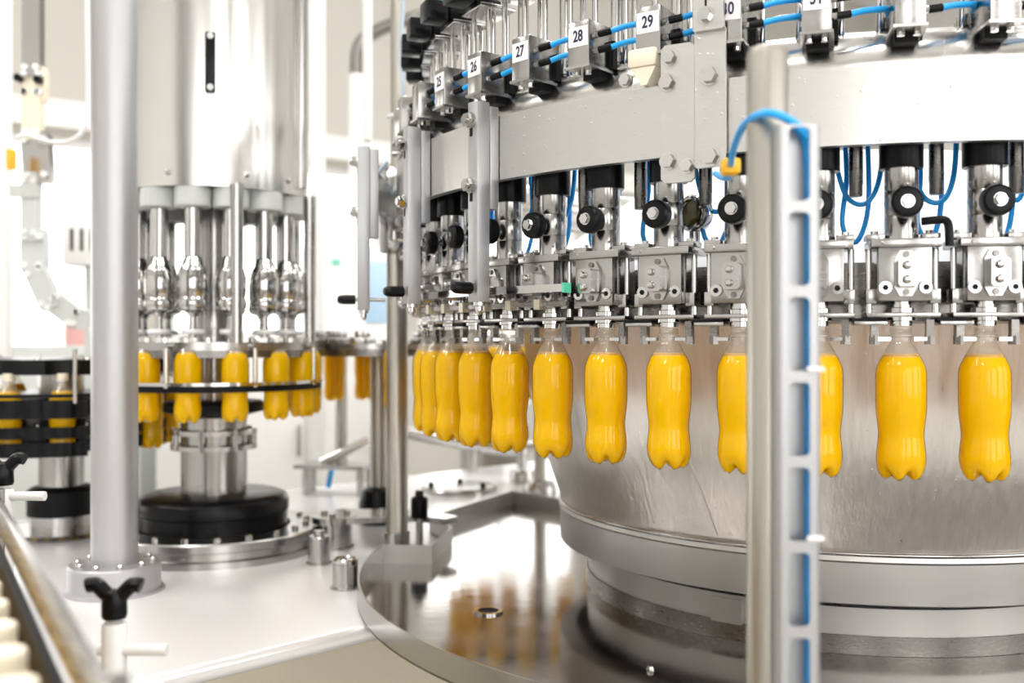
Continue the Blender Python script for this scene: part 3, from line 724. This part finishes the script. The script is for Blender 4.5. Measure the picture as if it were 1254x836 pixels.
deg = math.degrees(PHC)
part('guide_rail', MB().arc((0, 0), .278, .290, -.108, -.100, deg-100, deg+92, 60), 'steel_polished', ct)
part('guide_pad', MB().arc((0, 0), .270, .283, -.124, -.108, deg-100, deg+88, 60), 'black_matt', ct)
for d in (-66, -23, 20, 62):
    a = R_(deg+d); part('rail_hanger', MB().cyl((.2835*math.cos(a), .2835*math.sin(a), -.112), (.2835*math.cos(a), .2835*math.sin(a), -.006), .0060, 12), 'steel_polished', ct)
    part('hanger_arm', MB().cyl((.262*math.cos(a), .262*math.sin(a), -.011), (.290*math.cos(a), .290*math.sin(a), -.011), .007, 10), 'steel_plain', ct)
cov = part('cover', MB().lathe([(.0, .395), (.235, .395), (.236, .380), (.247, .380), (.247, 1.9)], 96), 'steel_cover', ct)
a = R_(deg-2)
hdm = MB(); hdm.box(.245, .262, -.012, .012, .607, .752, .003); hm = hdm.mesh('cover_handle', 'black_rubber'); ho = link('cover_handle', hm, ct, (0, 0, -DZ), a); ho['label'] = 'black pull handle'
for z in (.617, .742):
    link('handle_screw', MB().cyl((.2618, 0, z), (.264, 0, z), .008, 12).mesh('handle_screw', 'grey_plastic'), ho)
for d in (-26, 18, 48):
    a = R_(deg+d); part('cover_bolt', MB().lathe([(.007, 0), (.007, .004), (0, .008)], 10, (.247*math.cos(a), .247*math.sin(a), .412), (math.cos(a), math.sin(a), 0)), 'steel_polished', ct)
a = R_(deg+60); part('door_strip', MB().cyl((.252*math.cos(a), .252*math.sin(a), .40), (.252*math.cos(a), .252*math.sin(a), 1.9), .012, 14), 'steel_plain', ct)
for d in (-74, 12, 72):
    a = R_(deg+d); part('cover_column', MB().lathe([(.0145, 0), (.0145, .12), (.016, .121), (.016, .39)], 18, (.258*math.cos(a), .258*math.sin(a), -.004)), 'steel_plain', ct)
hp = Proto()
hp.add('mount_flange', MB().lathe([(.0, .332), (.043, .332), (.045, .335), (.045, .379), (0, .379)], 28), 'grey_plastic')
hp.add('spindle', MB().lathe([(.021, .21), (.021, .333)], 20), 'steel_polished')
chk = hp.add('chuck', MB().lathe([(.0, .062), (.010, .062), (.016, .072), (.033, .078), (.038, .086), (.038, .100), (.034, .108), (.0345, .112), (.0365, .118), (.0375, .160), (.035, .166), (.0345, .172), (.031, .182), (.026, .188), (.024, .200), (.020, .206), (.018, .214), (0, .214)], 28), 'steel_polished')
hp.add('neck', MB().lathe([(.011, .010), (.011, .03), (.009, .04), (.009, .063)], 14), 'steel_plain')
hp.add('guide_disc', MB().lathe([(0, .018), (.026, .018), (.028, .021), (.028, .027), (.026, .030), (0, .030)], 24), 'white_plastic')
for i in range(14):
    th = .20+i*2*PI/14; a = PHC+th; rr = .205
    c = thing('capping_chuck_unit', 'polished steel capping head with bulbous chuck under the tall cover', 'capping head', KX+rr*math.cos(a), KY+rr*math.sin(a), .010, a, 'capping heads around the turret'); hp.spawn(c)
    if math.cos(th) > -.55:
        b = thing('juice_bottle', 'bottle of orange juice hanging under the capping turret table', 'bottle', KX+.250*math.cos(a), KY+.250*math.sin(a), -.1985, a+i, 'juice bottles under the capping turret')
        for name, me, chd, lb in bot.parts:
            o = link(name, me, b, (0, 0, .1905))
            for n2, m2, _, l2 in chd: link(n2, m2, o)

def bottle_at(proto, x, y, dh, label, group, rz=0):
    b = thing('juice_bottle', label, 'bottle', x, y, -.1905+dh, rz, group)
    for name, me, chd, lb in proto.parts:
        o = link(name, me, b, (0, 0, .1905))
        for n2, m2, _, l2 in chd: link(n2, m2, o)
    return b

# ---------------------------------------------------------------- transfer star between carousel and turret
SX, SY = -.405, 3.09
ts = thing('transfer_star', 'stainless transfer star wheel with shiny grippers on a dark column', 'star wheel', SX, SY, DZ)
part('star_plate', MB().arc((0, 0), .03, .235, -.022, -.006, 0, 360, 56), 'steel', ts)
part('lower_plate', MB().arc((0, 0), .03, .232, -.042, -.022, 0, 360, 48), 'steel_dark', ts)
part('column', MB().cyl((0, 0, DZ+.08), (0, 0, -.02), .026, 24), 'post_steel', ts)
part('column_foot', MB().lathe([(.06, DZ), (.06, DZ+.06), (.05, DZ+.10), (.027, DZ+.11)], 28), 'black_rubber', ts)
for i in range(14):
    a = 2*PI*i/14+.1; m_ = MB(); m_.box(.17, .245, -.022, .022, -.006, .012, .003); m_.box(.18, .225, -.012, .012, .012, .030, .004)
    o = link('gripper', m_.mesh('gripper', 'steel_polished'), ts, (0, 0, -DZ), a)
    link('gripper_spring', MB().cyl((.20, -.03, .0), (.20, .03, .0), .008, 8).mesh('gripper_spring', 'steel_plain'), o)
    if i in (4, 5, 6, 7, 12, 13, 0, 11):
        bottle_at(bot, SX+.235*math.cos(a), SY+.235*math.sin(a), .0, 'bottle of orange juice hanging from the transfer star wheel', 'juice bottles on the transfer star', i)

TX, TY = .10, 3.64
t2 = thing('transfer_star', 'steel transfer star wheel half hidden behind the carousel drum', 'star wheel', TX, TY, DZ)
part('star_plate', MB().arc((0, 0), .03, .295, -.022, -.006, 0, 360, 56), 'steel', t2)
part('lower_plate', MB().arc((0, 0), .03, .29, -.042, -.022, 0, 360, 48), 'steel_dark', t2)
part('column', MB().cyl((0, 0, DZ+.02), (0, 0, -.02), .022, 24), 'post_steel', t2)
part('column_foot', MB().lathe([(.06, DZ), (.06, DZ+.03), (.05, DZ+.05), (.022, DZ+.055)], 28), 'steel_plain', t2)
gm = MB(); gm.box(.23, .305, -.022, .022, -.006, .012, .003); gm.box(.24, .285, -.012, .012, .012, .030, .004); gme = gm.mesh('gripper', 'steel_polished')
for i in range(17):
    a = 2*PI*i/17+.1; link('gripper', gme, t2, (0, 0, -DZ), a)
    if math.cos(a) < .75:
        bottle_at(bot, TX+.295*math.cos(a), TY+.295*math.sin(a), .0, 'bottle of orange juice on the star wheel behind the drum', 'juice bottles on the far transfer star', i)

# ---------------------------------------------------------------- black discharge star wheel
WX, WY = -1.307, 2.95
bs = thing('discharge_star', 'black star wheel stack with scalloped discs on a steel column', 'star wheel', WX, WY, DZ)
def scallop(R, n, rp, off):
    pts = []
    for i in range(n):
        a0 = 2*PI*i/n+off
        for t in (-.30, -.24, -.17, -.09, 0, .09, .17, .24, .30):
            d = math.cos(PI*t/.62)**.8
            a = a0+t*2*PI/n; pts.append(((R-rp*d)*math.cos(a), (R-rp*d)*math.sin(a)))
    return pts
for z0, z1 in ((-.088, -.048), (-.198, -.150), (-.250, -.222), (-.292, -.258)):
    d_ = part('star_disc', MB().prism(scallop(.318 if z0 > -.1 else .30, 14, .018 if z0 > -.1 else .035, .2), z0, z1), 'black_plastic', bs)
    for i in range(14):
        a = 2*PI*(i+.5)/14+.2; link('disc_bolt', MB().lathe([(.008, z1), (.008, z1+.005), (0, z1+.008)], 8, (.272*math.cos(a), .272*math.sin(a), 0)).mesh('disc_bolt', 'steel_polished'), d_)
part('clamp_flange', MB().lathe([(.0, -.292), (.075, -.292), (.075, -.312), (.062, -.315)], 32), 'steel_plain', bs)
part('column', MB().cyl((0, 0, -.44), (0, 0, -.05), .062, 36), 'steel', bs)
part('collar', MB().lathe([(.062, -.415), (.080, -.418), (.093, -.428), (.093, -.498), (.06, -.498)], 36), 'black_matt', bs)
part('foot', MB().lathe([(.090, -.498), (.090, DZ+.012), (.16, DZ+.012), (.17, DZ)], 36), 'steel_plain', bs)
for i in range(14):
    a = 2*PI*i/14+.2
    if True:
        bottle_at(cap, WX+.296*math.cos(a), WY+.296*math.sin(a), -.112, 'capped bottle of orange juice standing in the black star wheel', 'bottles in the black star wheel', i)
sg = thing('star_guide', 'black curved bottle guide around the black star wheel', 'rail', WX, WY, DZ)
part('guide_band', MB().arc((0, 0), .340, .350, -.146, -.136, 205, 310, 40), 'black_matt', sg)
for z0, z1 in ((-.200, -.152), (-.252, -.222), (-.300, -.262)):
    part('guide_band', MB().prism([(x*1.16, y*1.16) for x, y in scallop(.30, 28, .006, .1)][130:215]+[(x*1.135, y*1.135) for x, y in scallop(.30, 28, .006, .1)][130:215][::-1], z0, z1), 'black_plastic', sg)
for d, zl in ((232, -.30), (299, -.16), (311, DZ)):
    a = R_(d); part('guide_hanger', MB().cyl((.356*math.cos(a), .356*math.sin(a), zl), (.356*math.cos(a), .356*math.sin(a), -.02), .006, 10), 'steel_plain', sg)

# ---------------------------------------------------------------- wing-knob posts and the near infeed star
def wing_post(px, Y, top_py, label, pin_py, wing=True):
    x, y, z = at(px, top_py, Y)
    t = thing('knob_post', label, 'clamp post', x, y, -EYE, 0, 'posts with black wing knobs')
    part('post_rod', MB().lathe([(.05, -EYE), (.05, -EYE+.01), (.0135, -EYE+.012), (.0135, z-.048), (.0120, z-.045), (.006, z-.044), (.006, z-.030), (0, z-.030)], 20), 'white_paint', t)
    kn = MB(); kn.lathe([(0, z-.040), (.0125, z-.040), (.0140, z-.036), (.0135, z-.020), (.0105, z-.010), (0, z-.007)], 20)
    kb = part('knob', kn, 'black_rubber', t)
    for s in (-1, 1):
        wg = MB().tube([(s*.004, 0, z-.018), (s*.012, 0, z-.010), (s*.019, 0, z-.0035), (s*.026, 0, z-.003), (s*.030, 0, z-.004)], .0085, 10, 4); part('wing', wg, 'black_rubber', kb)
    pz = -(pin_py-417.5)/1245*Y
    part('cross_pin', MB().cyl((-.018, 0, pz), (.060, -.004, pz+.001), .0065, 14), 'white_paint', t)
wing_post(140, 1.13, 712, 'white rod with black wing knob and cross pin in front of the grey post', 795)
wing_post(4, 1.42, 558, 'white rod with black wing knob beside the near bottle conveyor', 607)

IV0 = Vector((-.6255, 1.242)); IVD = Vector((.512, -.859)).normalized(); IVN = Vector((-IVD.y, IVD.x))*-1      # along the conveyor; across, away from the machine
ia = math.atan2(IVD.y, IVD.x)
cvr = thing('infeed_conveyor', 'blurred near bottle conveyor with steel side rail and black guide', 'conveyor', IV0.x, IV0.y, -EYE, ia)
# own axes: x along, y across (negative towards the operator side)
part('side_rail', MB().box(-.20, .85, -.004, .004, -0.2280, -0.1960, .001), 'steel_plain', cvr)
part('guide_pad', MB().box(-.20, .85, -.012, -.004, -0.2680, -0.2360), 'black_matt', cvr)
part('side_rail', MB().box(-.20, .85, -.014, -.004, -0.3380, -0.3030, .001), 'steel_plain', cvr)
part('inner_rail', MB().box(-.20, .85, -.104, -.096, -0.3280, -0.2630, .001), 'black_plastic', cvr)
for i in range(25): part('chain_plate', MB().box(-.195+.0415*i, -.1555+.0415*i, -.100, -.008, -0.4400, -0.4325), 'grey_plastic', cvr)
part('conveyor_bed', MB().box(-.20, .85, -.105, .0, -0.5180, -0.4410, .002), 'steel_plain', cvr)
for x in (-.14, .75):
    part('leg', MB().box(x-.025, x+.025, -.085, -.035, -EYE, -.518), 'steel_plain', cvr)
    part('rail_stay', MB().cyl((x, .010, -.498), (x, .010, -.198), .006, 10), 'steel_plain', cvr)
    part('stay_foot', MB().box(x-.012, x+.012, -.01, .018, -.503, -.483), 'steel_plain', cvr)
for i in range(13):
    p = IV0+IVD*(-.15+.075*i); q = Vector((-IVD.y, IVD.x)); p = p-q*.040
    bottle_at(cap, p.x, p.y, -.2420, 'capped juice bottle standing on the near infeed conveyor', 'bottles on the near conveyor', i*.7)

# ---------------------------------------------------------------- background machines
def frame_post(px, py0, py1, Y, wpx, m, label, cat, name, round_=False):
    r = wpx/2/1245*Y; x, y, z0 = at(px, py0, Y); z1 = -(py1-417.5)/1245*Y; z1 = max(z1, -EYE) if py1 < 900 else -EYE
    mb = MB()
    if round_: mb.lathe([(r, z1), (r, z0-.02), (r*1.25, z0-.02), (r*1.25, z0)], 20, (x, y, 0))
    else: mb.box(x-r, x+r, y-r, y+r, z1, z0, .003)
    return single(name, mb, m, label, cat)
frame_post(3, -120, 1000, 4.3, 17, 'white_paint', 'white square frame post left of the jointed cable arm', 'post', 'frame_post')
frame_post(389, -140, 1000, 4.4, 17, 'white_paint', 'white square frame post past the tall turret cover', 'post', 'frame_post')
frame_post(450, -60, 172, 3.6, 12, 'white_paint', 'slim white pipe hanging behind the free clamp post', 'pipe', 'white_pipe', True)
lp = thing('bent_pipe', 'thick bent steel pipe with white lower run on the far wall', 'pipe', *at(437, 0, 7.9)[:2], -EYE)
r = .045; ox, oy, _ = at(437, 0, 7.9)
part('white_run', MB().cyl((0, 0, -EYE), (0, 0, 2.07), .06, 20), 'white_paint', lp)
bp_ = [Vector(at(q[0], q[1], 7.9))-Vector((ox, oy, 0)) for q in ((437, 92), (437, 70), (442, 52), (458, 40), (485, 28), (520, 18))]
part('elbow', MB().tube(bp_, .05, 12, 5), 'steel_dark', lp)
# articulated cable arm
ar = thing('cable_carrier', 'jointed pale metal cable arm with bolted link plates', 'cable carrier', *at(45, 0, 3.6)[:2], -.06)
ax, ay, _ = at(45, 0, 3.6)
def apt(px, py, dy=0): p = at(px, py, 3.6+dy); return (p[0]-ax, p[2])
LPN = [0]
def link_plate(p0, p1, w, m):
    LPN[0] += 1; yo = -.008*(LPN[0] % 2)
    a = Vector(apt(*p0)); b = Vector(apt(*p1)); d = (b-a).normalized(); n = Vector((-d.y, d.x))*(w/2/1245*3.6)
    pts = [a+n-d*.01, a+n*.8-d*.03, a-n*.8-d*.03, a-n-d*.01, b-n+d*.01, b-n*.8+d*.03, b+n*.8+d*.03, b+n+d*.01]
    o = part('link_plate', MB().prism([(q.x, q.y) for q in pts], -.02+yo, .02+yo, lambda x, y, h: (x, h, y)), m, ar)
    for c in (a, b):
        for s in (-.62, .62): 
            q = c+n*s; part('link_bolt', MB().cyl((q.x, -.036, q.y), (q.x, -.018, q.y), .011, 10), 'white_plastic', o)
for q in (((42, -40), (42, 84), 22, 'steel_plain'), ((43, 92), (43, 114), 28, 'cream_plastic'), ((42, 114), (42, 162), 22, 'cream_plastic'), ((45, 172), (48, 215), 34, 'steel_plain'), ((40, 222), (40, 285), 20, 'grey_plastic'), ((43, 290), (43, 325), 30, 'grey_plastic'), ((46, 332), (62, 368), 26, 'grey_plastic'), ((68, 370), (92, 388), 26, 'grey_plastic'), ((96, 388), (120, 396), 24, 'grey_plastic')): link_plate(*q)
for (px, py) in ((28, 98), (52, 100)):
    q = apt(px, py); part('black_stud', MB().cyl((q[0], -.045, q[1]), (q[0], -.02, q[1]), .014, 12), 'black_rubber', ar)
q = apt(35, 235); part('cover_plate', MB().box(q[0]-.05, q[0]+.05, -.035, -.02, q[1]-.022, q[1]+.022), 'grey_plastic', ar)
single('cable', MB().tube([at(20, 168, 3.5), at(35, 165, 3.5), at(60, 173, 3.5), at(85, 172, 3.5), at(102, 158, 3.5), at(108, 130, 3.5), at(107, 20, 3.5), at(107, -30, 3.5)], .008, 8, 6), 'white_plastic', 'white cable sagging from the jointed arm', 'cable', None, 60)
single('sensor', MB().box(at(15, 0, 3.5)[0]-.012, at(15, 0, 3.5)[0]+.012, 3.48, 3.51, .59, .66, .003), 'orange_tie', 'small yellow sensor block beside the jointed arm', 'sensor')
eb = thing('switch_cabinet', 'pale grey cabinet with dark vent slots behind the jointed arm', 'cabinet', *at(100, 0, 4.6)[:2], .345)
part('body', MB().box(-.09, .14, 0, .22, .345, .56, .008), 'white_paint', eb)
for dx in (-.045, .0, .045): part('vent_slot', MB().box(dx-.007, dx+.007, -.003, .001, .41, .51), 'black_matt', eb)  # black bars on the front stand in for shade in the vents
part('stand', MB().box(-.02, .06, .08, .16, -EYE, .345), 'grey_plastic', eb); BASE[eb.name] = .345
single('drum', MB().lathe([(.0, -.02), (.085, -.02), (.09, 0), (.09, .15), (.08, .16), (0, .16)], 24, (*at(101, 0, 5.3)[:2], 0)), 'red_paint', 'round red drum on the far stand', 'drum')
single('far_stand', MB().box(at(95, 0, 5.3)[0]-.3, at(95, 0, 5.3)[0]+.4, 5.1, 5.6, -EYE, -.02, .01), 'grey_plastic', 'pale grey stand under the red drum', 'stand')
# white enclosure behind the turret
en = thing('machine_enclosure', 'white panelled machine enclosure behind the star wheels', 'machine', *at(330, 0, 4.9)[:2], -EYE)
part('body', MB().box(-.55, .55, 0, 1.0, -EYE, .05, .01), 'white_paint', en)
for i in range(3): 
    d_ = part('door', MB().box(-.53+.36*i, -.19+.36*i, -.015, 0, -1.4, .0, .004), 'wall_white', en); link('door_handle', MB().box(-.22+.36*i, -.205+.36*i, -.04, -.015, -.55, -.40, .003).mesh('door_handle', 'steel_plain'), d_)
en2 = thing('machine_enclosure', 'pale machine housing with blue side panel seen past the free clamp post', 'machine', *at(425, 0, 6.6)[:2], -EYE)
part('body', MB().box(-.30, .30, 0, .8, -EYE, .62, .02), 'white_paint', en2)
part('blue_panel', MB().box(.12, .27, -.01, 0, .12, .52, .003), 'blue_paint', en2)
part('display', MB().box(-.22, .08, -.012, 0, -.1, .45, .003), 'plate_white', en2)
part('indicator', MB().box(-.10, -.04, -.02, -.012, .50, .53, .003), 'green_plastic', en2)
# far workbench with boxes
wk = thing('side_table', 'small stainless side table behind the transfer star', 'table', *at(410, 0, 3.68)[:2], DZ)
part('table_top', MB().prism([(-.14, -.05), (.12, -.10), (.16, .05), (-.12, .09)], -.455, -.44), 'steel_plain', wk)
for (x, y) in ((-.10, -.02), (.10, -.05), (.12, .03), (-.09, .05)): part('leg', MB().cyl((x, y, DZ), (x, y, -.455), .014, 12), 'steel_plain', wk)
part('arm', MB().cyl((-.05, 0, -.44), (.12, .02, -.36), .018, 12), 'steel_polished', wk)
part('upright', MB().cyl((.02, .02, -.44), (.02, .02, -.05), .022, 14), 'steel_plain', wk)
single('blue_pipe', MB().tube([at(402, 596, 3.75), at(405, 580, 3.75), at(408, 568, 3.75)], .010, 10, 4), 'blue_hose', 'short blue pipe behind the swing arm', 'pipe', None, 60)
ld = thing('deck_hatch', 'flat round steel hatch with small knobs on the far deck', 'hatch', *at(562, 0, 3.75)[:2], DZ)
part('lid_plate', MB().lathe([(.14, DZ), (.14, DZ+.012), (.132, DZ+.02), (0, DZ+.022)], 48), 'steel', ld)
for (x, y) in ((-.10, -.03), (.0, .06), (.09, -.04)): part('lid_knob', MB().cyl((x, y, DZ+.02), (x, y, DZ+.036), .010, 12), 'black_rubber', ld)
sp = thing('steel_pipe', 'curved horizontal steel pipe behind the hanging bottles', 'pipe', *at(580, 0, 4.3)[:2], DZ)
sx, sy, _ = at(580, 0, 4.3)
part('pipe_run', MB().tube([(q[0]-sx, q[1]-sy, q[2]) for q in (at(500, 528, 4.3), at(540, 536, 4.3), at(590, 545, 4.3), at(630, 548, 4.3), at(670, 545, 4.3), at(720, 540, 4.3))], .03, 14, 5), 'steel_plain', sp)
for px in (578, 640, 700): q = at(px, 545, 4.3); part('pipe_stand', MB().cyl((q[0]-sx, 0, DZ), (q[0]-sx, 0, q[2]), .022, 14), 'steel_plain', sp)
tk_ = thing('round_tank', 'small upright steel tank behind the drip tray corner', 'tank', *at(605, 0, 5.0)[:2], -EYE)
part('tank_body', MB().lathe([(0, -.35), (.12, -.36), (.17, -.40), (.17, -EYE+.15), (.1, -EYE+.1)], 32), 'steel', tk_)
for d in range(3): a = 2*PI*d/3; part('leg', MB().cyl((.12*math.cos(a), .12*math.sin(a), -EYE), (.12*math.cos(a), .12*math.sin(a), -EYE+.16), .02, 10), 'steel_plain', tk_)
mt_ = thing('deck_motor', 'short round steel housing with pin on the far deck corner', 'housing', *at(640, 0, 3.95)[:2], DZ)
part('housing_body', MB().lathe([(.05, DZ), (.05, DZ+.03), (.045, DZ+.05), (0, DZ+.055)], 28), 'steel_plain', mt_)
part('pin', MB().lathe([(.010, DZ+.05), (.010, DZ+.11), (.018, DZ+.115), (.014, DZ+.135), (0, DZ+.14)], 16), 'steel_polished', mt_)
for i, (px, Y, w_, h_) in enumerate(((-25, 6.2, .6, .45), (125, 6.4, .5, .55))):
    x, y, _ = at(px, 0, Y); bxs = thing('carton_stack', ['wide beige carton block on the floor behind the black star wheel', 'tall beige carton block on the floor behind the grey post'][i], 'carton', x, y, -EYE)
    part('carton', MB().box(-w_/2, w_/2, -.3, .3, -EYE, -EYE+h_, .006), 'beige_box', bxs); part('tape', MB().box(-.03, .03, -.302, .302, -EYE+.02, -EYE+h_+.002), 'cream_plastic', bxs)
    part('carton', MB().box(-w_/2+.02, w_/2-.04, -.28, .28, -EYE+h_+.003, -EYE+h_+.4, .006), 'beige_box', bxs)
x, y, _ = at(545, 0, 5.5)
gs = thing('green_sign', 'small green hanging sign above the far control valves', 'sign', x, y, 1.72)  # green block of unidentified kind, hung from the ceiling
part('board', MB().box(-.075, .045, -.01, .01, 1.79, 2.0, .003), 'green_plastic', gs); part('hanger', MB().box(-.03, -.02, -.004, .004, 2.0, 6.2-EYE), 'steel_plain', gs); BASE[gs.name] = 1.79
